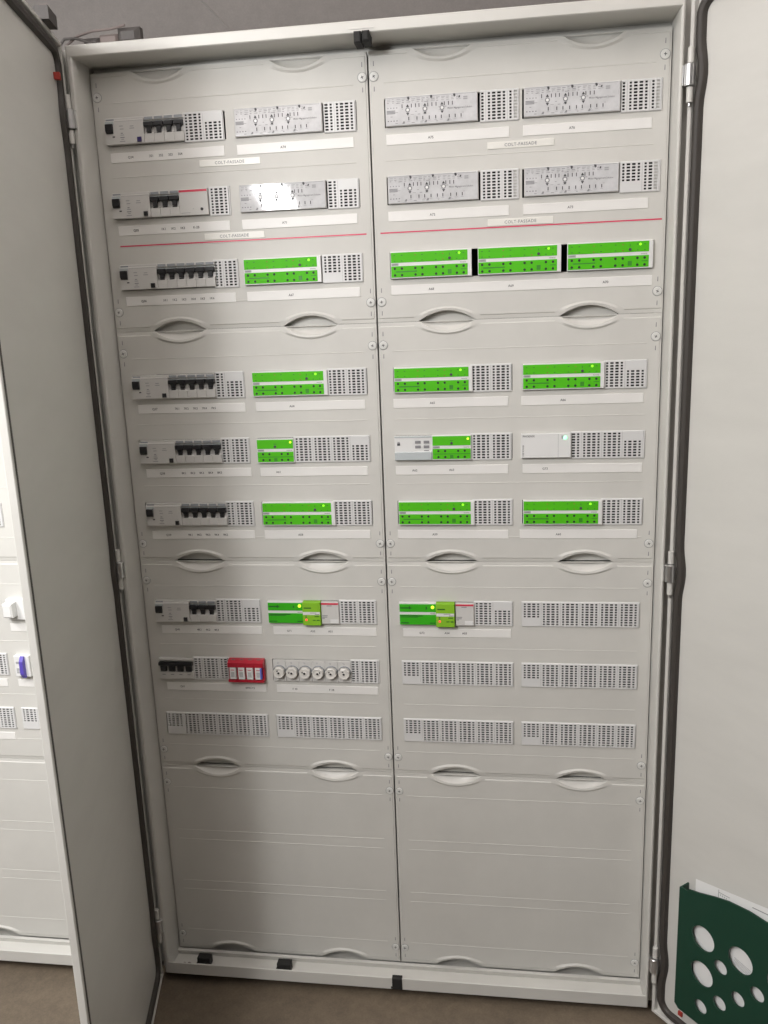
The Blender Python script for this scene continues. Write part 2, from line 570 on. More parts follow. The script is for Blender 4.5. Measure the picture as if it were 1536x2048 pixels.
def cover_panel(x0, x1, z0, z1, grips, cuts, top=True, bottom=True, label="", ribs=True, side=-1, grp=None):
    cx = (x0 + x1) / 2
    root_loc = (cx, 0, z0)
    g = [q - cx for q in grips]
    a0, a1, h = x0 - cx, x1 - cx, z1 - z0
    N = 14
    HW, HH = 51.0, 17.5
    ys = 1.2
    O, F, M = [], [], []            # outer edge, inner face edge, middle of the border

    def addp(o, f, arcness):
        O.append((o[0], ys - 3.0 * arcness, o[1]))
        F.append((f[0], 0.0, f[1]))
        mx, mz = o[0] + (f[0] - o[0]) * 0.55, o[1] + (f[1] - o[1]) * 0.55
        if arcness > 0.02:
            M.append((mx, ys - 4.0 * arcness, mz))
        else:
            M.append((o[0] + (f[0] - o[0]) * 0.8, ys, o[1] + (f[1] - o[1]) * 0.8))
    bi, ti, si = 8.0, 8.0, 3.5
    addp((a0, 0), (a0 + si, bi), 0)
    for c in g:
        for i in range(N + 1):
            t = -1 + 2 * i / N
            addp((c + HW * t, arc(HW, HH, t)), (c + 60 * t, bi + arc(60, 16.5, t)), (1 - t ** 6))
    addp((a1, 0), (a1 - si, bi), 0)
    addp((a1, h), (a1 - si, h - ti), 0)
    for c in reversed(g):
        for i in range(N + 1):
            t = 1 - 2 * i / N
            addp((c + HW * t, h - arc(HW, HH, t)), (c + 60 * t, h - ti - arc(60, 16.5, t)), (1 - t ** 6))
    addp((a0, h), (a0 + si, h - ti), 0)
    n = len(O)
    mb = MB()
    B = [(p[0], 11.0, p[2]) for p in O]
    v = F + M + O + B
    f = []
    for k in range(3):
        for i in range(n):
            j = (i + 1) % n
            f.append((k * n + i, (k + 1) * n + i, (k + 1) * n + j, k * n + j))
    mb.add(v, f, "panel")
    # raised ribs that bound the knock-out zones
    if ribs:
        for rz in (174, 49, -72, -176) if ribs == 1 else (174, 72, 50, -52, -74, -176):
            zc = h / 2 + rz
            w = 1.1
            mb.add([(a0 + 24, 0.02, zc - w), (a1 - 24, 0.02, zc - w), (a1 - 26, -0.55, zc), (a0 + 26, -0.55, zc), (a1 - 24, 0.02, zc + w), (a0 + 24, 0.02, zc + w)],
                   [(0, 1, 2, 3), (3, 2, 4, 5)], "panel")
    for (c0, c1, d0, d1) in cuts:
        c0, c1, d0, d1 = c0 - cx, c1 - cx, d0 - z0, d1 - z0
        q = [(c0, 0, d0), (c1, 0, d0), (c1, 0, d1), (c0, 0, d1)]
        mb.add(q + [(x, 6, z) for x, _, z in q], [(i, (i + 1) % 4, 4 + (i + 1) % 4, 4 + i) for i in range(4)], "panel")
    me = mb.mesh("cover_panel", smooth=28)
    # the face with its cut-outs
    bm = bmesh.new()
    bm.from_mesh(me)
    ed = []
    for loop in [[(p[0], p[2]) for p in F]] + [[(c0 - cx, d0 - z0), (c1 - cx, d0 - z0), (c1 - cx, d1 - z0), (c0 - cx, d1 - z0)] for c0, c1, d0, d1 in cuts]:
        vs = [bm.verts.new((x * S, 0, z * S)) for x, z in loop]
        for i in range(len(vs)):
            ed.append(bm.edges.new((vs[i], vs[(i + 1) % len(vs)])))
    r = bmesh.ops.triangle_fill(bm, use_beauty=True, use_dissolve=False, edges=ed, normal=(0, -1, 0))
    for e in r["geom"]:
        if isinstance(e, bmesh.types.BMFace):
            e.normal_update()
            if e.normal.y > 0:
                e.normal_flip()
    bm.to_mesh(me)
    bm.free()
    root = put("cover_panel", me, None, root_loc)
    tag(root, label, "cover panel", grp or "grey cover panels of the cabinet")

    # recessed half-lens finger grips
    def grip_up():
        b = MB()
        P = [(-1 + 2 * i / N) for i in range(N + 1)]
        A = [(HW * t, ys - 3.0 * (1 - t ** 6), arc(HW, HH, t)) for t in P]
        W = [(HW * t * 0.97, 15.0, arc(HW, HH, t) * 0.96 + 0.3) for t in P]
        W2 = [(HW * t * 0.97, 15.2, -0.6) for t in P]
        k = N + 1
        b.add(A + W + W2, [(r * k + i, r * k + i + 1, (r + 1) * k + i + 1, (r + 1) * k + i) for r in range(2) for i in range(N)], "grip")
        return b.mesh("grip_recess", smooth=30)

    def grip_down():
        b = MB()
        P = [(-1 + 2 * i / N) for i in range(N + 1)]
        A = [(HW * t, ys - 3.0 * (1 - t ** 6), -arc(HW, HH, t)) for t in P]
        W = [(HW * t * 0.97, 1.5, -arc(HW, HH, t) * 0.86) for t in P]
        L_ = [(HW * t * 0.97, 7.5, -arc(HW, HH, t) * 0.30) for t in P]
        L2 = [(HW * t * 0.97, 8.5, -1.3) for t in P]
        b.box(-HW * 0.96, HW * 0.96, 2.2, 5.0, -1.5, -0.1, "grip", 0.4)
        L3 = [(HW * t * 0.97, 17.0, -2.4) for t in P]
        k = N + 1
        b.add(A + W + L_ + L2 + L3, [(r * k + i, (r + 1) * k + i, (r + 1) * k + i + 1, r * k + i + 1) for r in range(4) for i in range(N)], "grip")
        return b.mesh("grip_recess", smooth=40)
    for c in g:
        if bottom:
            put("grip_recess", cached("gu", grip_up), root, (c, 0, 0))
        if top:
            put("grip_recess", cached("gd", grip_down), root, (c, 0, h))

    # cover screws and the short slots above and below them
    def screw():
        b = MB()
        b.disc(0, 0, [(7.6, 0.4), (7.6, -0.9), (6.6, -1.6), (0.8, -1.9)], "screw", 22)
        for a in range(2):
            w, l = 0.55, 2.6
            p = [(-l, -w), (l, -w), (l, w), (-l, w)]
            if a:
                p = [(-z, x) for x, z in p]
            b.add([(x, -2.05 - 0.01 * a, z) for x, z in p], [(0, 1, 2, 3)], "ink")
        b.disc(0, 0, [(8.4, -0.12), (7.5, -0.14)], "inkgrey", 22, cap=False)
        return b.mesh("screw", smooth=30)
    xin = a1 - 8.5 if side < 0 else a0 + 8.5
    xout = a0 + 10 if side < 0 else a1 - 10
    sl = MB()
    for x in (xin, xout):
        for z in (h - 40, 36):
            o = put("screw", cached("screw", screw), root, (x, 0, z))
            o.rotation_euler = (0, random.uniform(-0.6, 0.6), 0)
            for dz in (20, -20):
                sl.add([(x - 0.8, -0.12, z + dz - 3.6), (x + 0.8, -0.12, z + dz - 3.6), (x + 0.8, -0.12, z + dz + 4.2), (x - 0.4, -0.12, z + dz + 4.2)],
                       [(0, 1, 2, 3)], "inkgrey")
    o = build(sl, "slot_marks", root)
    o["kind"] = "stuff"
    return root


WIN = 23.2
F1, F2, F3, F4 = (-477, -257), (-240, -22), (26, 242), (259.5, 477)
names = ["top", "upper middle", "lower middle", "bottom"]
for k in range(4):
    z1 = 1800 - 450 * k - 0.25
    z0 = z1 - 449.5
    rows = ROWS[3 * k:3 * k + 3] if k < 3 else []
    for side, (xa, xb), gx, fields in ((-1, (-499.5, -1.5), GX_L, (F1, F2)), (1, (1.5, 499.5), GX_R, (F3, F4))):
        cuts = []
        for i, z in enumerate(rows):
            if side > 0 and k == 0 and i == 2:
                cuts.append((27, 480, z - WIN, z + WIN))
            else:
                for a, c in fields:
                    cuts.append((a, c, z - WIN, z + WIN))
        lab = "%s grey cover panel, %s half, %s" % (
            names[k], "left" if side < 0 else "right",
            "blank" if k == 3 else ("carrying three rows of devices" if not (side > 0 and k == 2) else "mostly holding perforated strips"))
        cover_panel(xa, xb, z0, z1, gx, cuts, True, True, lab, 1 if k < 3 else 2, side)
# the neighbour's right-hand column of cover panels
for k in range(4):
    z1 = 1800 - 450 * k - 0.25
    z0 = z1 - 449.5
    rows = ROWS[3 * k:3 * k + 3] if k < 3 else []
    cuts = [(a + NDX, c + NDX, z - WIN, z + WIN) for z in rows for a, c in (F3, F4) if z in ROWS[7:] and (z, a) != (ROWS[7], F4[0])]
    cover_panel(1.5 + NDX, 499.5 + NDX, z0, z1, tuple(q + NDX for q in GX_R), cuts, True, True,
                "%s white lit cover panel of the neighbouring cabinet at the left edge" % names[k], 1 if k < 3 else 2, 1,
                "cover panels of the neighbouring cabinet")

# ------------------------------------------------------------------ perforated blanking strips
HCOL = [(3.5, 7.2), (10.5, 16.3), (19.3, 25.1), (28.5, 32.4)]


def segment_mesh(c0, c1, kind):
    def mk():
        xs0 = [0, 9, 18, 27, 36][c0]
        xs1 = [0, 9, 18, 27, 36][c1]
        b = MB()
        cols = [(a - xs0, c - xs0) for a, c in HCOL[c0:c1]]
        w = xs1 - xs0
        hh, pitch, n = 3.1, 5.0, 9
        zr = [-21.35 + pitch * i for i in range(n)]
        if kind == "top":
            zr = zr[3:]
        elif kind == "bot":
            zr = zr[:6]
        X = [0.1] + [q for c in cols for q in c] + [w - 0.1]
        Z = [-23.8] + [q for z in zr for q in (z, z + hh)] + [23.8]
        y0, y1 = -2.6, -1.7
        for i in range(len(X) - 1):
            for j in range(len(Z) - 1):
                if i % 2 == 1 and j % 2 == 1:
                    q = [(X[i], Z[j]), (X[i + 1], Z[j]), (X[i + 1], Z[j + 1]), (X[i], Z[j + 1])]
                    b.add([(x, y0, z) for x, z in q] + [(x, y1, z) for x, z in q],
                          [(a, (a + 1) % 4, 4 + (a + 1) % 4, 4 + a) for a in range(4)], "strip")
                else:
                    b.patch(X[i], X[i + 1], Z[j], Z[j + 1], y0, "strip")
        for sg in (1, -1):
            b.add([(0.1, y0, sg * 23.8), (w - 0.1, y0, sg * 23.8), (w - 0.1, -1.4, sg * 25), (0.1, -1.4, sg * 25), (w - 0.1, -0.02, sg * 25), (0.1, -0.02, sg * 25)],
                  [(0, 1, 2, 3), (3, 2, 4, 5)], "strip")
        return b.mesh("segment")
    return cached(("seg", c0, c1, kind), mk)


FULL = [(0, 4, "full")]


def strip(x0, x1, z, segs, label, dxn=0.0, grp="perforated blanking strips in the device rows"):
    t = thing("blanking_strip", (x0 + dxn, 0, z), label, "blanking strip", grp)
    x = 0.0
    for c0, c1, k in segs:
        put("segment", segment_mesh(c0, c1, k), t, (x, 0, 0))
        x += 9 * (c1 - c0)
    w = x1 - x0
    b = MB()
    b.box(x + 0.1, max(w, x + 1.5), -2.6, -0.02, -25, 25, "strip", 1.1)
    build(b, "end_rim", t)
    b = MB()
    b.box(-0.9, 0.05, -2.0, -0.02, -24.9, 24.9, "strip", 0.4)
    build(b, "end_rim", t)
    return t


A4, T4, B4 = (0, 4, "full"), (0, 4, "top"), (0, 4, "bot")
L2_, R2_, L3_, R1_ = (2, 4, "full"), (0, 2, "full"), (0, 3, "full"), (3, 4, "full")
R = ROWS
LH, RH = "left half", "right half"
FULLSTRIP = [T4] + [A4] * 5
STR = [
    (-333, -260, R[0], [A4, B4], "short perforated strip beside the four breakers of the top row"),
    (-79, -23, R[0], [L2_, A4], "narrow perforated strip right of the pale controller in the top row, left half"),
    (-296, -257, R[1], [A4], "narrowest perforated strip, beside the red topped module in the second row"),
    (-78.5, -23, R[1], [L2_, B4], "perforated strip beside the glare on the controller in the second row"),
    (-298, -254, R[2], [L2_, L3_], "perforated strip right of the six breakers in the third row"),
    (-95, -24, R[2], [T4, A4], "perforated strip with short left part, beside the third row green module, left half"),
    (190, 253, R[0], [R1_, A4, R2_], "perforated strip after a black gap in the top row, right half"),
    (421.5, 487, R[0], [R1_, A4, R2_], "perforated strip at the top right corner of the cabinet"),
    (189.5, 253, R[1], [A4, L3_], "perforated strip between the two controllers of the second row, right half"),
    (422, 488, R[1], [T4, L3_], "perforated strip with blank lower corner at the right end of the second row"),
    (-311, -256, R[3], [L2_, B4], "stepped perforated strip right of the five breakers in the fourth row"),
    (-96.5, -23, R[3], [A4, A4], "perforated strip beside the fourth row green module, left half"),
    (-310, -256, R[4], [L2_, A4], "perforated strip right of the five breakers in the fifth row"),
    (-167, -23, R[4], [A4, A4, A4, B4], "long perforated strip beside the small green module, left half"),
    (-310, -256, R[5], [L2_, A4], "perforated strip right of the five breakers in the sixth row"),
    (-96.5, -23, R[5], [A4, A4], "perforated strip beside the sixth row green module, left half"),
    (167.5, 241, R[3], [A4, A4], "perforated strip between the two green modules of the fourth row"),
    (402.5, 477, R[3], [A4, B4], "perforated strip with stepped top at the right end of the fourth row"),
    (167, 241, R[4], [A4, A4], "perforated strip between the small green module and the white power supply"),
    (347, 476.5, R[4], [L2_, A4, A4, B4], "long perforated strip right of the white power supply with green light"),
    (168.5, 241, R[5], [A4, A4], "perforated strip between the two green modules of the sixth row"),
    (402.5, 476, R[5], [A4, A4], "perforated strip at the right end of the sixth row"),
    (-347, -256, R[6], [L2_, A4, B4], "perforated strip right of the three breakers in the seventh row"),
    (-95.5, -23, R[6], [A4, A4], "perforated strip beside the red topped module in the seventh row, left half"),
    (-405, -330, R[7], [L2_, A4, R2_], "perforated strip between the black main switch and the red arrester"),
    (-78, -21, R[7], [L2_, A4], "perforated strip right of the round fuse caps"),
    (-474, -257, R[8], FULLSTRIP, "full width perforated strip in the ninth row, first from the left"),
    (-238, -22, R[8], FULLSTRIP, "full width perforated strip in the ninth row, second from the left"),
    (168, 241, R[6], [A4, B4], "perforated strip beside the red topped module in the seventh row, right half"),
    (259, 476, R[6], FULLSTRIP, "full width perforated strip at the right end of the seventh row"),
    (25, 242, R[7], FULLSTRIP, "full width perforated strip in the eighth row just right of the centre seam"),
    (259, 476, R[7], FULLSTRIP, "full width perforated strip at the right end of the eighth row"),
    (25, 242, R[8], FULLSTRIP, "full width perforated strip in the ninth row just right of the centre seam"),
    (259, 476, R[8], FULLSTRIP, "full width perforated strip at the right end of the ninth row"),
]
for s in STR:
    strip(*s)
NG = "perforated strips of the neighbouring cabinet"
for x0, x1, z, sg, lb in ((170, 242, R[7], [A4, A4], "pale perforated strip left of the blue striped device in the neighbouring cabinet"),
                          (25, 242, R[8], [A4] * 6, "pale perforated strip at the far left edge in the neighbouring cabinet's lowest row"),
                          (259, 476, R[8], FULLSTRIP, "pale perforated strip half hidden by the left door, lowest neighbouring row"),
                          (186, 276, R[5], [L2_, A4, A4], "pale perforated strip at the left picture edge, highest one visible")):
    strip(x0, x1, z, sg, lb, NDX, NG)

# ------------------------------------------------------------------ label strips
GL = "white label strips under the device rows"


def label_strip(x0, x1, z, texts, label, name="label_strip", cat="label strip", grp=GL, h=17.0, size=5.8, m="card", spacing=1.0, dxn=0, ink="ink"):
    cx = (x0 + x1) / 2
    b = MB()
    w = (x1 - x0) / 2
    b.box(-w, w, -1.0, -0.02, -h / 2, h / 2, m, 0.5)
    o = build(b, name, None, (cx + dxn, 0, z))
    tag(o, label, cat, grp)
    o.rotation_euler = (0, random.uniform(-0.0035, 0.0035) * (2.2 if w < 60 else 1), 0)
    for x, t in texts:
        lettering(t, size, o, x - cx, -1.25, -0.3, ink, spacing)
    return o


def mids(n, x0, w=18.0):
    return [x0 + w * (i + 0.5) for i in range(n)]


def seq(prefix, xs):
    return [(x, "%s%d" % (prefix, i + 1)) for i, x in enumerate(xs)]


LS = [
    (-475, -262, 0, [(-437, "Q34")] + seq("3S", mids(4, -407)), "label strip under the four breakers of the top row reading 3S1 to 3S4"),
    (-239, -29, 0, [(-155, "A74")], "label strip reading A74 under the pale controller of the top row"),
    (28, 238, 0, [(105, "A75")], "label strip reading A75 under the top row controller with black gap"),
    (261, 472, 0, [(342, "A76")], "label strip reading A76 under the top right controller"),
    (-474, -262, 1, [(-440, "Q35")] + seq("1K", mids(3, -396)) + [(-325, "K-2B")], "label strip reading K-2B under the red topped module of the second row"),
    (-239, -28, 1, [(-160, "A71")], "shiny label strip with light reflections under the glaring controller"),
    (27, 237, 1, [(105, "A72")], "label strip reading A72 in the second row, right half"),
    (261, 470, 1, [(341, "A73")], "label strip reading A73 at the right end of the second row"),
    (-473, -261, 2, [(-438, "Q36")] + seq("1K", mids(6, -405)), "label strip under the six breakers of the third row"),
    (-239, -29, 2, [(-156, "A67")], "label strip reading A67 under the third row green module, left half"),
    (28, 480, 2, [(100, "A68"), (240, "A69"), (402, "A70")], "longest label strip reading A68, A69 and A70 under three green modules"),
    (-471, -258, 3, [(-437, "Q37")] + seq("7K", mids(5, -401)), "label strip reading Q37 under the five breakers of the fourth row"),
    (-237, -28, 3, [(-167, "A64")], "label strip reading A64 in the fourth row, left half"),
    (25, 235, 3, [(97, "A65")], "label strip reading A65 in the fourth row, right half"),
    (258, 472, 3, [(332, "A66")], "label strip reading A66 at the right end of the fourth row"),
    (-467, -255, 4, [(-434, "Q38")] + seq("8K", mids(5, -399)), "label strip reading Q38 under the five breakers of the fifth row"),
    (-237, -28, 4, [(-201, "A61")], "label strip reading A61 under the small green module, left half"),
    (25, 234, 4, [(61, "A62"), (130, "A63")], "label strip reading A62 and A63 under the white and small green modules"),
    (260, 473, 4, [(301, "G73")], "label strip reading G73 under the white power supply"),
    (-467, -257, 5, [(-433, "Q39")] + seq("9K", mids(5, -397)), "label strip reading Q39 under the five breakers of the sixth row"),
    (-237, -28, 5, [(-165, "A58")], "label strip reading A58 in the sixth row, left half"),
    (25, 234, 5, [(96, "A59")], "label strip reading A59 in the sixth row, right half"),
    (255, 468, 5, [(326, "A60")], "label strip reading A60 at the right end of the sixth row"),
    (-467, -256, 6, [(-434, "Q40")] + seq("4K", mids(3, -396)), "label strip reading Q40 under the three breakers of the seventh row"),
    (-233, -24, 6, [(-200, "G71"), (-152, "A52"), (-116, "A51")], "label strip reading G71, A52 and A51 in the seventh row, left half"),
    (29, 238, 6, [(66, "G72"), (115, "A54"), (149, "A55")], "label strip reading G72, A54 and A55 in the seventh row, right half"),
    (-468, -256, 7, [(-434, "Q01"), (-290, "ØF01+2")], "label strip under the black main switch and the red arrester"),
    (-234, -25, 7, [(-196, "F 30"), (-120, "F 2B")], "label strip under the round fuse caps"),
]
for x0, x1, r, tx, lb in LS:
    label_strip(x0, x1, R[r] - 42.5 + (1.5 if r > 5 else 0) - (7 if r == 7 else 0) * 0, tx, lb)
for (x, z, s_) in ((-254, 1638.5, "under the top row, left half"), (-255, 1513.5, "under the second row, left half, above the red line"),
                   (257, 1637.5, "under the top row, right half"), (256.5, 1512.5, "under the second row, right half, touching the red line")):
    label_strip(x - 56, x + 56, z, [(x, "COLT-FASSADE")], "small white printed title label " + s_, "title_label", "title label",
                "small title labels under the controllers", 11.5, 7.2, "tapewhite", 1.12, 0, "inkgrey")
for x0, x1, s_ in ((-474, -13, "left"), (12, 493, "right")):
    b = MB()
    b.box(x0 - (x0 + x1) / 2, x1 - (x0 + x1) / 2, -0.35, -0.02, -1.2, 1.2, "redtape")
    tag(build(b, "red_tape", None, ((x0 + x1) / 2, 0, 1504.5)), "thin red tape line across the top cover panel, %s half" % s_, "tape", "red tape lines")
for x0, x1, r, lb in ((25, 236, 7, "blank label strip at the left edge under the neighbouring perforated strip"),
                      (260, 470, 7, "blank label strip under the blue striped neighbouring device"),
                      (25, 236, 8, "blank label strip at the left edge in the neighbouring cabinet's lowest row"),
                      (260, 470, 6, "blank label strip under the neighbouring white box device"),
                      (25, 250, 5, "blank label strip highest at the left picture edge")):
    label_strip(x0, x1, R[r] - 42.5, [], lb, dxn=NDX, grp="blank label strips of the neighbouring cabinet")


# ------------------------------------------------------------------ devices
def mcb_body():
    b = MB()
    b.sweep_x([(4, 22.4), (-4.2, 22.4), (-5, 21.6), (-5, 16.5), (-2.5, 14.5), (-2.5, -4.5), (-6.2, -7), (-7, -8), (-7, -21.6), (-6.2, -22.4), (4, -22.4)], 0.15, 17.85, "device")
    b.box(1.5, 16.5, -5.3, -4.8, 16.8, 21.2, "shade")
    b.box(1.2, 16.8, -2.9, -2.4, 12.6, 14.4, "clearcap")
    return b.mesh("body")


def mcb_toggle():
    b = MB()
    b.sweep_x([(-2.4, 12.3), (-8.5, 12.6), (-10.5, 11.5), (-10.5, 6.0), (-8.5, 4.4), (-2.4, 4.0)], 0.9, 17.1, "black")
    v = [(3.4, 4.6), (14.4, 4.6), (12.6, 1.0), (12.6, -4.0), (5.2, -4.0), (5.2, 1.0)]
    b.add([(x, -8.2, z) for x, z in v] + [(x, -2.4, z) for x, z in v], [tuple(range(6))[::-1]] + [(i, (i + 1) % 6, 6 + (i + 1) % 6, 6 + i) for i in range(6)], "black")
    b.box(4.8, 13.0, -6.6, -2.4, -6.6, -4.7, "black")
    return b.mesh("toggle", recalc=True)


def breaker(x, z, label):
    t = thing("circuit_breaker", (x, 0, z), label, "circuit breaker", "narrow circuit breakers with black toggles")
    put("body", cached("mcb_b", mcb_body), t)
    put("toggle", cached("mcb_t", mcb_toggle), t)


def rcd(x, z, label, button="black"):
    t = thing("residual_current_breaker", (x, 0, z), label, "residual current breaker", "wide residual current breakers at the left of the rows")

    def body():
        b = MB()
        b.sweep_x([(4, 22.4), (-5.2, 22.4), (-6, 21.6), (-6, 18.4), (-8.3, 17.8), (-9, 17), (-9, -21.6), (-8.2, -22.4), (4, -22.4)], 0.15, 71.85, "device")
        b.box(2, 17, -6.6, -5.5, 18.2, 20.8, "shade")
        b.box(1.6, 17.4, -9.5, -8.7, 10.5, 16.6, "clearcap", 0.3)
        b.box(13, 17.5, -9.25, -8.7, -10.5, -8.2, "ink")
        return b.mesh("body")

    def toggle():
        b = MB()
        b.sweep_x([(-7, 11.5), (-12.5, 12), (-14, 10.5), (-14, 1), (-12, -3.0), (-7, -4.5)], 2.4, 15.4, "black")
        return b.mesh("toggle")

    def print_():
        b = MB()
        for a, c, z0, m in ((27, 34, 8, "inkpale"), (28, 35, 3, "inkpale"), (29, 33, -4, "inkgrey"), (28, 35, -7, "inkpale"), (27.5, 35.5, -11, "inkgrey"), (29, 34, -14, "inkpale"),
                            (47, 54, 7, "inkpale"), (46, 55, 3.5, "inkpale"), (26, 36, -17.5, "inkpale")):
            b.patch(a, c, z0 - 0.7, z0 + 0.7, -9.12, m)
        b.patch(19, 71, 15.6, 16.0, -9.1, "inkpale")
        return b.mesh("printing")
    put("body", cached("rcd_b", body), t)
    put("toggle", cached("rcd_t", toggle), t)
    put("printing", cached("rcd_p", print_), t)
    b = MB()
    b.box(59.5, 67, -12.5, -8.8, -20, -12, button, 1.0)
    build(b, "test_button", t)


ORD = ["first", "second", "third", "fourth", "fifth", "sixth"]
for r, xr, n in ((0, -477, 4), (1, -478, 3), (2, -477, 6), (3, -475, 5), (4, -473, 5), (5, -472.5, 5), (6, -474, 3)):
    z = R[r] + (0.5 if r < 3 else 0)
    rcd(xr, z, "wide residual current breaker with %s button, left end of the %s row" % ("dark blue" if r == 0 else "black", ROWNAME[r]),
        "navy" if r == 0 else "black")
    wd = 18.35
    for i in range(n):
        breaker(xr + 72 + wd * i, z, "%s of %d narrow black toggled circuit breakers, counted from the left, in the %s row" % (ORD[i], n, ROWNAME[r]))


def plain_module(x, z, w, label, redtop=True, name="interface_module", bx=None):
    t = thing(name, (x, 0, z), label, "interface module", "pale modules with a red band on top")
    b = MB()
    b.box(0.2, w - 0.2, -7, 4, -22.4, 22.4, "device", 0.8)
    build(b, "body", t)
    b = MB()
    b.box(0.9, w - 0.9, -7.35, -6.9, 17.6, 21.2, "redband")
    build(b, "red_band", t)
    return t


t = plain_module(-351.5, R[1], 54, "pale module with red top band and small dark button in the second row")
b = MB()
b.disc(42, -12.5, [(2.6, -6.9), (2.6, -8.2), (2.2, -8.5)], "ink", 12)
build(b, "button", t)
b = MB()
b.patch(3, 20, -18.3, -17.6, -7.1, "inkgrey")
b.patch(3, 18, -22, -21.4, -7.1, "inkpale")
b.patch(25, 27, -12, -11, -7.1, "inkpale")
build(b, "printing", t)["kind"] = "stuff"
for x, s_ in ((-132, LH), (132, RH)):
    t = plain_module(x, R[6] - 1, 36, "small pale module with red top band in the seventh row, %s" % s_)
    b = MB()
    for a, c, z0 in ((12, 22, 15.4), (2, 13, -5.0), (2, 12, -8.0), (2, 7, -10.5)):
        b.patch(a, c, z0 - 0.8, z0 + 0.8, -7.12, "inkgrey")
    build(b, "printing", t)["kind"] = "stuff"
    b = MB()
    b.box(18, 34.5, -7.3, -6.9, -20.5, -12.5, "devicewhite", 0.2)
    build(b, "label_field", t)


def green_module(x, z, label, small=False, flip=False):
    W = 72.0 if small else 143.0
    fw = 71.0 if small else 136.0
    t = thing("green_module", (x, 0, z), label, "control module", "bright green control modules")

    def body():
        b = MB()
        b.box(0, W, -7.0, 4, -23, 23, "devicewhite", 0.7)
        return b.mesh("body")

    def up():
        b = MB()
        b.box(0.9, fw, -7.5, -6.9, 4.0, 21.4, "green", 0.3)
        return b.mesh("upper_face")

    def lo():
        b = MB()
        b.box(0.9, fw, -7.5, -6.9, -21.2, -1.8, "green", 0.3)
        return b.mesh("lower_face")
    xs = (11.5, 24, 48, 60) if small else (7.4, 20, 44, 56.3, 80.5, 92.7, 117, 129)
    bxp, lx = (36, 66) if small else (104.5, 121.5)

    def holes():
        b = MB()
        for q in xs:
            for zz in (-6.0, -17.2):
                b.disc(q, zz, [(2.3, -7.45), (2.1, -7.9), (1.2, -8.0)], "greendot", 10)
        return b.mesh("terminal_holes")

    def marks():
        b = MB()
        if not small:
            for i, q in enumerate(xs):
                for zz in (16.5, 7.0):
                    b.patch(q - 1.5, q + 1.5, zz - 0.8, zz + 0.8, -7.56, "rustdot" if (i + int(zz)) % 3 == 0 else "greenmark")
            b.patch(9, 47, -12.6, -10.4, -7.56, "greenmark")
            b.patch(bxp - 3.4, bxp + 3.4, -18.5, -10.5, -7.58, "greenmark")
            b.patch(124, 134, -12, -10.5, -7.56, "greenmark")
            b.patch(bxp - 0.8, bxp + 0.8, 13.5, 17, -7.56, "greenmark")
        else:
            b.patch(2, 71, -12.2, -10.8, -7.56, "greenmark")
            b.patch(bxp - 3.2, bxp + 3.2, -20, -13.5, -7.58, "greenmark")
            b.patch(bxp - 3.5, bxp + 3.5, 12.5, 13.8, -7.56, "greenmark")
        b.patch(1.5, 14, -1.0, 3.0, -7.2, "inkpale")
        return b.mesh("printing")
    k = "s" if small else "b"
    put("body", cached("gb" + k, body), t)
    put("upper_face", cached("gu_" + k, up), t)
    put("lower_face", cached("gl_" + k, lo), t)
    o = put("terminal_holes", cached("gh" + k, holes), t)
    o["kind"] = "stuff"
    put("printing", cached("gm" + k, marks), t)["kind"] = "stuff"

    def led():
        b = MB()
        b.disc(lx, 16.2, [(2.1, -7.4), (2.1, -8.4), (1.4, -9.0)], "ledyellow" if small else "led", 14)
        return b.mesh("indicator_light")

    def btn():
        b = MB()
        b.disc(bxp, 8.4, [(2.5, -7.4), (2.5, -8.8), (2.1, -9.1)], "ink", 12)
        return b.mesh("button")
    put("indicator_light", cached("gled" + k, led), t)
    put("button", cached("gbtn" + k, btn), t)
    lettering("woertz", 3.6, t, fw - 8, -7.25, 0.9, "inkgrey")
    lettering("KNX", 3.2, t, 8, -7.35, 0.9, "inkgrey")


for x, r, lb in ((-240, 2, "bright green module with rows of dark holes in the third row, left half"),
                 (29, 2, "leftmost of the three green modules under the red line, right half"),
                 (183, 2, "middle one of the three green modules between two black gaps"),
                 (336.5, 2, "rightmost of the three green modules under the red line"),
                 (-239, 3, "bright green module above the label A64, fourth row"),
                 (28, 3, "bright green module above the label A65, fourth row"),
                 (260, 3, "bright green module above the label A66, fourth row"),
                 (-237, 5, "bright green module above the label A58, sixth row"),
                 (28.5, 5, "bright green module above the label A59, sixth row"),
                 (261, 5, "bright green module above the label A60, sixth row")):
    green_module(x, R[r] + (0.5 if r == 2 else 0), lb)
green_module(-239, R[4] - 1, "small bright green module at the left of a long perforated strip", True)
green_module(95, R[4], "small bright green module right of the white module in the fifth row", True)

# white module beside the small green one
t = thing("interface_module", (25, 0, R[4]), "white module with four small grey keys and clear lower cover in the fifth row", "interface module")
b = MB()
b.box(0, 70, -6, 4, -22.4, 22.4, "devicewhite", 0.7)
build(b, "body", t)
b = MB()
b.box(0.4, 69.6, -9, -5.5, -22.4, -7, "clearcap", 0.8)
b.box(0.4, 69.6, -6.8, -5.5, 19.2, 22.2, "clearcap", 0.4)
build(b, "clear_cover", t)
for i in range(4):
    b = MB()
    xx, zz = (38.5, 54.5)[i % 2], (11.0, 2.2)[i // 2]
    b.box(xx, xx + 10.5, -7.2, -5.9, zz - 2.6, zz + 2.6, "inkgrey", 0.4)
    build(b, "key", t)
b = MB()
b.box(5, 10.5, -6.8, -5.9, 5, 9.5, "ink", 0.4)
b.patch(55, 64, -5.6, -4.4, -6.1, "ink")
b.patch(5.5, 10, 9.8, 12, -6.1, "inkpale")
build(b, "connector", t)

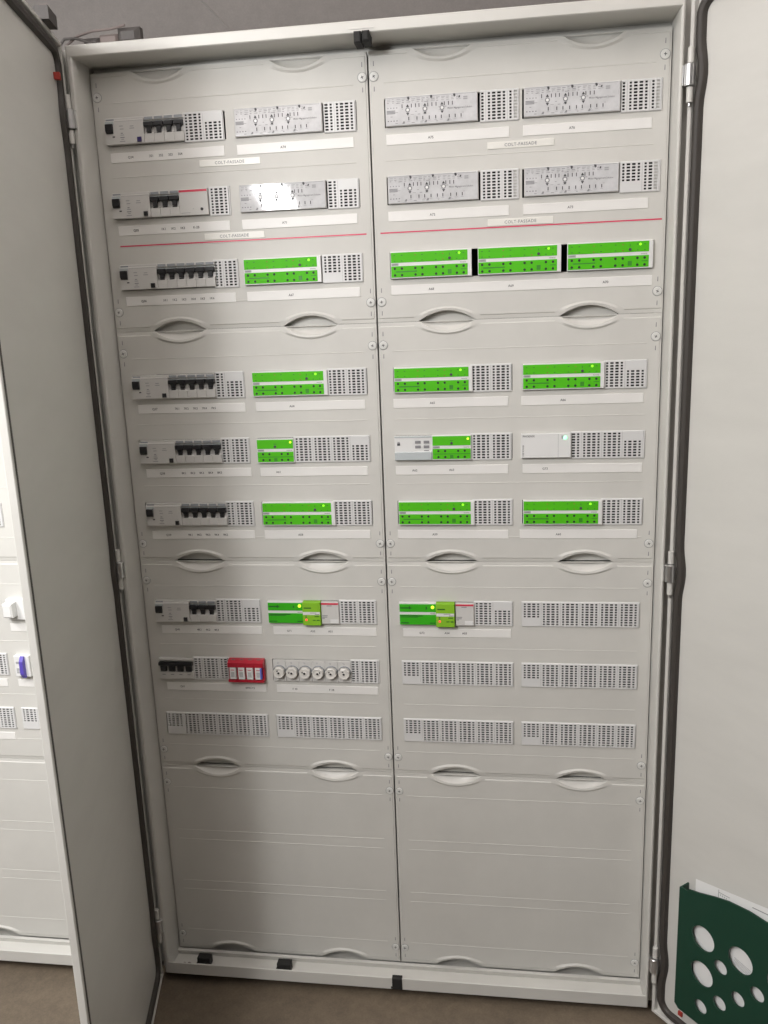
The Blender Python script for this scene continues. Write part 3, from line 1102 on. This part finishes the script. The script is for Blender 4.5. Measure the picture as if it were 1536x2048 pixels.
# white power supply
t = thing("power_supply", (257.5, 0, R[4] + 1), "plain white power supply with a glowing green light in the fifth row", "power supply")
b = MB()
b.box(0, 89, -8, 4, -22.4, 22.0, "devicewhite", 0.8)
build(b, "body", t)
b = MB()
b.patch(66, 66.5, -21, 21, -8.1, "inkpale")
build(b, "front_joint", t)
b = MB()
b.box(72, 76, -8.2, -7.8, 12.5, 18, "inkpale")
build(b, "light_window", t)
b = MB()
b.disc(78.5, 14, [(3.5, -7.9), (3.3, -9.4), (2.0, -10.3)], "ledwhite", 16)
build(b, "indicator_light", t)
lettering("PHOENIX", 5.0, t, 13.5, -8.15, 17.2, "ink")
lettering("STEP POWER", 3.6, t, 4.0, -8.15, -9, "ink", 1.0, -math.pi / 2)

# darker green supplies with the lime modules beside them
for x, s_, lx in ((-239.5, LH, 65), (23.5, RH, 65)):
    t = thing("bus_supply", (x, 0, R[6]), "dark green supply module with bright light in the seventh row, %s" % s_, "supply module", "dark green supply modules")
    b = MB()
    b.box(0, 71.5, -7, 4, -22.6, 22.6, "devicewhite", 0.6)
    build(b, "body", t)
    b = MB()
    b.box(0.5, 71, -7.5, -6.9, 3.8, 19.8, "darkgreen", 0.3)
    build(b, "upper_face", t)
    b = MB()
    b.box(0.5, 71, -7.5, -6.9, -22.2, -1.6, "darkgreen", 0.3)
    build(b, "lower_face", t)
    b = MB()
    for a, c, z0, h_ in ((2, 24, 12, 2.4), (19, 21.5, 12.5, 6), (51.5, 54, 12, 5), (2, 46, -4.0, 2.0), (2, 36, -6.6, 1.4), (3, 18, -18.5, 2.4), (59, 70, -18.5, 2.4)):
        b.patch(a, c, z0 - h_ / 2, z0 + h_ / 2, -7.56, "darkmark")
    build(b, "printing", t)
    b = MB()
    b.disc(lx, 13.8, [(3.3, -7.4), (3.2, -8.6), (2.2, -9.6)], "ledyellow", 14)
    build(b, "indicator_light", t)
    lettering("woertz", 3.4, t, 65, -7.25, 0.8, "ink")
    x2 = x + 71.5
    t = thing("gateway_module", (x2, 0, R[6] - 1.0), "lime green module with small red light standing proud in the seventh row, %s" % s_, "gateway module", "lime green modules")
    b = MB()
    b.box(0.2, 35.8, -13, 4, -23.6, 23.4, "lime", 0.7)
    build(b, "body", t)
    b = MB()
    b.patch(0.8, 35.2, -1.6, 4.4, -13.15, "devicewhite")
    for a, c, z0, h_ in ((3, 18, 12.5, 2.4), (24, 33, -5, 1.8), (20, 26, -12.5, 1.8), (28, 34, -12.5, 2.2)):
        b.patch(a, c, z0 - h_ / 2, z0 + h_ / 2, -13.15, "darkmark")
    b.patch(15, 28, 2, 3, -13.3, "inkgrey")
    b.patch(25, 34, -0.9, 0.4, -13.3, "inkgrey")
    for z0 in (-4, -7):
        b.patch(5.5, 8.5, z0 - 0.9, z0 + 0.9, -13.2, "ink")
    build(b, "printing", t)
    b = MB()
    b.disc(7.2, -12, [(2.5, -12.9), (2.3, -13.8), (1.4, -14.2)], "ledred", 14)
    build(b, "indicator_light", t)

# main switch
t = thing("main_switch", (-478, 0, R[7]), "four pole main switch with one joined black handle in the eighth row", "main switch")
b = MB()
b.sweep_x([(4, 22.4), (-5.2, 22.4), (-6, 21.6), (-6, 18), (-2, 15.5), (-2, -6), (-6, -8), (-6.5, -9), (-6.5, -21.6), (-5.7, -22.4), (4, -22.4)], 0, 72, "device")
for i in range(4):
    b.patch(18 * i + 5, 18 * i + 12, -13.5, -11.8, -6.62, "inkgrey")
build(b, "body", t)
b = MB()
b.sweep_x([(-2, 14.0), (-9, 14.5), (-11, 13.5), (-11, 8.5), (-9, 7.0), (-2, 7)], 0, 71, "black")
for i in range(4):
    b.sweep_x([(-2, 8), (-9, 8), (-9.6, 6), (-9.2, -4), (-7, -6), (-2, -6)], 18 * i + 3, 18 * i + 14.5, "black")
build(b, "handle", t)

# red surge arrester with four plug-in cartridges
t = thing("surge_arrester", (-329, 0, R[7]), "red surge arrester with four white cartridges in the eighth row", "surge arrester")
b = MB()
b.sweep_x([(4, 24), (-9, 24), (-14, 20), (-17, 19), (-17, 10), (-10, 9.5), (-10, -17), (-17, -17.5), (-17, -22), (-15, -23), (4, -23)], 0, 74, "redbox")
build(b, "body", t)
for i in range(4):
    b = MB()
    x = 4 + 17.6 * i
    b.box(x, x + 13, -17.5, -9, -15.5, 9.5, "devicewhite", 0.6)
    b.box(x, x + 13, -13, -9.5, -17.0, -15.6, "black")
    b.box(x + 3, x + 10, -10, -8.5, 20, 24.3, "stain")
    for z0, q in ((4.5, "redband"), (-1, "inkpale"), (-3.2, "inkpale"), (-5.4, "inkpale"), (-7.6, "inkpale"), (-9.8, "inkpale")):
        b.patch(x + 2.5, x + 10, z0 - 0.7, z0 + 0.7, -17.6, q)
    if i == 3:
        b.box(x + 10.4, x + 13.2, -17.8, -9.2, -14.5, 9.2, "bluestripe")
    o = build(b, "cartridge", t)
    if i == 3:
        o["label"] = "cartridge with a blue stripe"

# six screw-cap fuse holders
for i in range(6):
    x = -238 + 26.7 * i
    t = thing("fuse_holder", (x, 0, R[7] - 0.5), "%s of six round white fuse caps from the left, in the eighth row" % ORD[i], "fuse holder", "round screw cap fuse holders")
    b = MB()
    b.box(0.15, 26.5, -4, 4, -22.4, 22.4, "device", 0.5)
    b.patch(9, 13.5, 17.5, 18.3, -4.1, "inkpale")
    b.patch(9 + i % 3, 12 + i % 3, 15.5, 16.2, -4.1, "inkgrey")
    build(b, "base", t)

    def ring():
        b = MB()
        b.disc(13.3, -1.0, [(13.25, -3.9), (13.2, -6.6), (12.7, -7.4), (12.3, -5)], "shade", 28, cap=False)  # dark grey puts the shading of the recessed ring into the colour
        return b.mesh("collar", smooth=35)

    def cap():
        b = MB()
        b.disc(12.8, -2.0, [(12.3, -5), (12.1, -11), (11.3, -12.8), (10.2, -13.3), (9.0, -12.8), (4.6, -12.6), (3.6, -13.6), (2.6, -13.6), (2.1, -10)], "ceramic", 32, cap=False, wob=0.07)
        b.disc(12.8, -2.0, [(2.4, -13.0), (0.2, -13.0)], "slot", 12)
        return b.mesh("screw_cap", smooth=35)
    put("collar", cached("fuse_r", ring), t)
    o = put("screw_cap", cached("fuse_c", cap), t)
    b = MB()
    a = (2.1, 2.9, 2.6, 0.5, 2.2, 2.0)[i]
    px, pz = 12.8 + 4.8 * math.cos(a), -2.0 + 4.8 * math.sin(a)
    b.disc(px, pz, [(2.0, -12.4), (1.8, -12.95), (0.4, -13.0)], "ink", 10)
    build(b, "test_hole", o)


# motor controllers with the printed diagram under a glossy clear cover
def controller(x, z, label, w=158.0):
    t = thing("motor_controller", (x, 0, z), label, "motor controller", "glossy pale motor controllers with printed diagrams")

    def body():
        b = MB()
        b.box(0, w, -5, 4, -23.3, 23.3, "device", 0.6)
        return b.mesh("body")

    def cover():
        b = MB()
        b.box(0.8, w - 0.8, -5.9, -4.9, -22.6, 22.6, "controller", 0.4)
        return b.mesh("glossy_cover")

    def diagram():
        rnd = random.Random(5)
        b = MB()
        y = -5.98
        for i in range(15):            # terminal captions along the top
            q = 3 + 8.4 * i
            for k in range(3):
                zz = 18.5 - 2.6 * k + rnd.uniform(-0.4, 0.4)
                b.patch(q + rnd.uniform(0, 1), q + rnd.uniform(3, 7), zz - 0.5, zz + 0.5, y, rnd.choice(["inkpale", "inkgrey", "inkpale"]))
        b.patch(2, w - 4, 20.6, 21.4, y, "inkpale")
        for i, q in enumerate((29, 36.5, 45, 52, 58, 66, 73, 80, 87, 94, 101, 108, 114.5)):   # ticks
            if i in (1, 5, 9):
                continue
            b.patch(q - 0.7, q + 0.7, 4.5, 10.5, y, "ink")
        for q in (40, 54, 64, 75, 86, 95.5, 109, 119, 129):
            b.patch(q - 0.8, q + 0.8, -15.5, -10.0, y, "ink")
            b.patch(q - 2.4, q + 2.0, -17.6, -16.8, y, "inkpale")
        for q in (31, 69, 107):
            b.add([(q - 2.6, y, -20.5), (q + 1.6, y, -20.5), (q + 2.4, y, -17), (q, y, -16.4)], [(0, 1, 2, 3)], "inkgrey")
        for q in (40, 79, 118):
            b.add([(q, y, 16.4), (q + 2.2, y, 18.5), (q + 1.4, y, 21.8), (q - 2.2, y, 21.8), (q - 1.6, y, 18.2)], [(0, 1, 2, 3, 4)], "ink")
        b.add([(125, y, 14.4), (127.6, y, 15.4), (127.6, y, 18.5), (125.5, y, 18)], [(0, 1, 2, 3)], "ink")
        for zz in (0.8, -1.2, -3.2):
            b.patch(2.5, 17, zz - 0.7, zz + 0.7, y, "inkgrey")
        for q in (4, 9, 14, 19):
            b.patch(q, q + 1.6, 4.5, 6.2, y, "inkgrey")
            b.patch(q - 0.5, q + 1.8, -16, -14.3, y, "inkgrey")
        for i in range(26):            # small captions scattered between the symbols
            q, zz = rnd.uniform(4, w - 18), rnd.choice([13.5, 12.4, -6.6, -8.4, -19.4, 2.8, -2.0])
            b.patch(q, q + rnd.uniform(2.0, 6.0), zz - 0.45, zz + 0.45, y - 0.01, rnd.choice(["inkpale", "inkpale", "inkgrey"]))
        for zz in (15.4, 12.4):
            b.patch(133, 140, zz - 0.9, zz + 1.3, y, "inkpale")
        return b.mesh("printing")

    def key():
        b = MB()
        y = -6.1
        v = [(-2.8, y, 4.6), (2.8, y, 4.6), (0, y - 0.4, 9.0), (-2.8, y, -4.6), (2.8, y, -4.6), (0, y - 0.4, -9.0)]
        n = 14
        for r, yy in ((4.2, -5.85), (3.9, -6.2), (2.4, -6.25)):
            v += [(r * math.cos(2 * math.pi * i / n), yy, r * math.sin(2 * math.pi * i / n)) for i in range(n)]
        b.add(v, [(0, 1, 2), (3, 5, 4)], "ink")
        b.add(v[6:], [(k * n + i, k * n + (i + 1) % n, (k + 1) * n + (i + 1) % n, (k + 1) * n + i) for k in range(2) for i in range(n)], "inkgrey")
        b.add(v[6 + 2 * n:], [tuple(range(n))], "devicewhite")
        return b.mesh("arrow_key")
    put("body", cached("mc_b", body), t)
    put("glossy_cover", cached("mc_c", cover), t)
    put("printing", cached("mc_d", diagram), t)
    for q in (38.5, 68, 97):
        put("arrow_key", cached("mc_k", key), t, (q, 0, 1.0))
    lettering("Motor Management Solution", 4.2, t, 127, -6.02, -0.4, "inkgrey", 0.86)


controller(-239, R[0] + 1, "glossy pale motor controller washed out by light in the top row, left half", 157)
controller(-239, R[1] + 1, "glossy motor controller with a big white lamp reflection, second row", 157)
controller(28.5, R[0] + 1, "printed motor controller left of the black gap in the top row, right half", 157)
controller(262.5, R[0] + 1, "printed motor controller in the top right corner of the cabinet", 157)
controller(28.5, R[1] + 1, "printed motor controller just right of the centre seam in the second row", 157)
controller(263, R[1] + 1, "printed motor controller at the right end of the second row", 157)

# devices in the neighbouring cabinet
t = thing("time_switch", (264 + NDX, 0, R[7]), "white device with a violet striped cover in the neighbouring cabinet", "time switch")
b = MB()
b.box(0, 34, -12, 4, -23, 23, "devicewhite", 1)
for z0, h_ in ((8, 5), (-6, 3), (-10, 3), (-14, 3)):
    b.patch(4, 13, z0 - h_ / 2, z0 + h_ / 2, -12.1, "inkpale")
build(b, "body", t)
b = MB()
b.sweep_x([(-11.5, 23), (-15, 24.5), (-22, 14), (-22, -14), (-15, -24.5), (-11.5, -23)], 17, 25, "violet")
build(b, "violet_cover", t)
t = thing("socket_box", (262 + NDX, 0, R[6]), "white protruding box device in the neighbouring cabinet", "socket box")
b = MB()
b.box(0, 40, -10, 4, -22, 22, "devicewhite", 1)
build(b, "body", t)
b = MB()
b.box(3, 24, -30, -9, -12, 18, "devicewhite", 3)
build(b, "hood", t)

# ------------------------------------------------------------------ things on the right door and on top
c, s = math.cos(PHI_R), math.sin(PHI_R)


def on_door(u, n, z):          # door coordinates (mm from the hinge, off the rim plane, height) to world mm
    x, y = -u, n
    return (522 + x * c - y * s, -56 + x * s + y * c, z)


PK = thing("document_pocket", on_door(0, 0, 0), "dark green perforated document pocket on the inside of the right door", "document pocket", None, PHI_R)
prim = [(57, 46), (66, 38), (330, 38), (330, 330), (260, 338), (200, 338.5), (160, 333), (130, 324), (100, 313), (77, 306.5), (76.5, 301), (75, 301.5), (58, 301.5), (57, 300)]
holes = [(113, 225, 24), (114, 150, 24), (190, 232, 24.5), (152, 191, 13.5), (115, 79, 13.5), (154, 116, 13.5), (190, 152, 13.5), (226, 189, 13.5), (192, 74, 14),
         (228, 112, 13.5), (265, 152, 13.5), (154, 52, 9), (265, 235, 24), (302, 190, 13.5), (265, 75, 24)]
bm = bmesh.new()
ed = []


def loopedges(pts):
    vs = [bm.verts.new((-u * S, 0.014, z * S)) for u, z in pts]
    for i in range(len(vs)):
        ed.append(bm.edges.new((vs[i], vs[(i + 1) % len(vs)])))


loopedges(prim)
for hu, hz, hr in holes:
    loopedges([(hu + hr * math.cos(2 * math.pi * i / 32), hz + hr * math.sin(2 * math.pi * i / 32)) for i in range(32)])
bmesh.ops.triangle_fill(bm, use_beauty=True, use_dissolve=False, edges=ed, normal=(0, 1, 0))
fs = list(bm.faces)
ret = bmesh.ops.extrude_face_region(bm, geom=fs)
for e in ret["geom"]:
    if isinstance(e, bmesh.types.BMVert):
        e.co.y -= 0.003
bmesh.ops.recalc_face_normals(bm, faces=bm.faces)
me = bpy.data.meshes.new("front_plate")
bm.to_mesh(me)
bm.free()
me.materials.append(MATS["pocket"])
put("front_plate", me, PK)
b = MB()
b.box(-60, -57, -9.8, 11, 40, 300, "pocket")
b.box(-330, -60, -9.8, 11, 38, 41, "pocket")
build(b, "side_wall", PK)
P1 = thing("paper_sheet", on_door(0, 0, 0), "white printed sheet sticking out of the green document pocket", "paper", "papers in the document pocket", PHI_R)
b = MB()
pts = [(84, 329), (90, 50), (320, 44), (300, 372)]
for k, (dy) in enumerate((4.0,)):
    b.add([(-u, dy + 0.00 * z, z) for u, z in pts] + [(-u, dy - 0.25, z) for u, z in pts], [(0, 1, 2, 3), (7, 6, 5, 4), (0, 4, 5, 1), (1, 5, 6, 2), (2, 6, 7, 3), (3, 7, 4, 0)], "paper")
build(b, "sheet", P1, recalc=True)
b = MB()


def dline(u0, z0, u1, z1, w=0.5, y=4.15, m="inkgrey"):
    l = math.hypot(u1 - u0, z1 - z0)
    nx, nz = -(z1 - z0) / l * w, (u1 - u0) / l * w
    b.add([(-(u0 + nx), y, z0 + nz), (-(u1 + nx), y, z1 + nz), (-(u1 - nx), y, z1 - nz), (-(u0 - nx), y, z0 - nz)], [(0, 1, 2, 3)], m)


dline(133, 316, 133, 336)
dline(133, 331, 156, 333)
for q in range(4):
    dline(137 + 4 * q, 326, 137 + 4 * q, 329)
for q in range(5):
    dline(172, 222 - 3 * q, 206, 216 - 3 * q, 0.45, 4.15, "inkpale")
dline(200, 342, 290, 355, 0.8)
build(b, "printed_drawing", P1)

# a clamp and cable end left lying on the cabinet roof
t = thing("cable_remnant", (-440, -20, 1836), "dark cable clamp and pale cable ends left on the cabinet roof", "cable remnant")
b = MB()
b.box(6, 46, 0, 22, 0, 29, "darkmetal", 8)
b.box(-28, 6, 3, 18, 0, 20, "stain", 4)
b.box(-58, -28, 2, 20, 0, 17, "darkmetal", 6)
build(b, "clamp", t)


def tube(mb, pts, r, m, n=8):
    v, f = [], []
    for i, p in enumerate(pts):
        a, c_ = Vector(pts[max(i - 1, 0)]), Vector(pts[min(i + 1, len(pts) - 1)])
        d = (c_ - a).normalized()
        u = d.cross(Vector((0, 0, 1))).normalized()
        w = u.cross(d)
        for k in range(n):
            q = 2 * math.pi * k / n
            v.append(tuple(Vector(p) + u * r * math.cos(q) + w * r * math.sin(q)))
    for i in range(len(pts) - 1):
        for k in range(n):
            j = (k + 1) % n
            f.append((i * n + k, i * n + j, (i + 1) * n + j, (i + 1) * n + k))
    f += [tuple(range(n))[::-1], tuple(range((len(pts) - 1) * n, len(pts) * n))]
    mb.add(v, f, m)


b = MB()
tube(b, [(-92, -14, 3), (-84, -12, 13), (-66, -8, 14), (-46, -6, 8), (-36, -6, 3)], 2.6, "darkmetal")
tube(b, [(-86, -4, 4), (-64, -4, 18), (-36, -4, 24), (0, -4, 25), (24, -2, 30)], 2.2, "stain")
build(b, "cable_end", t, smooth=40)
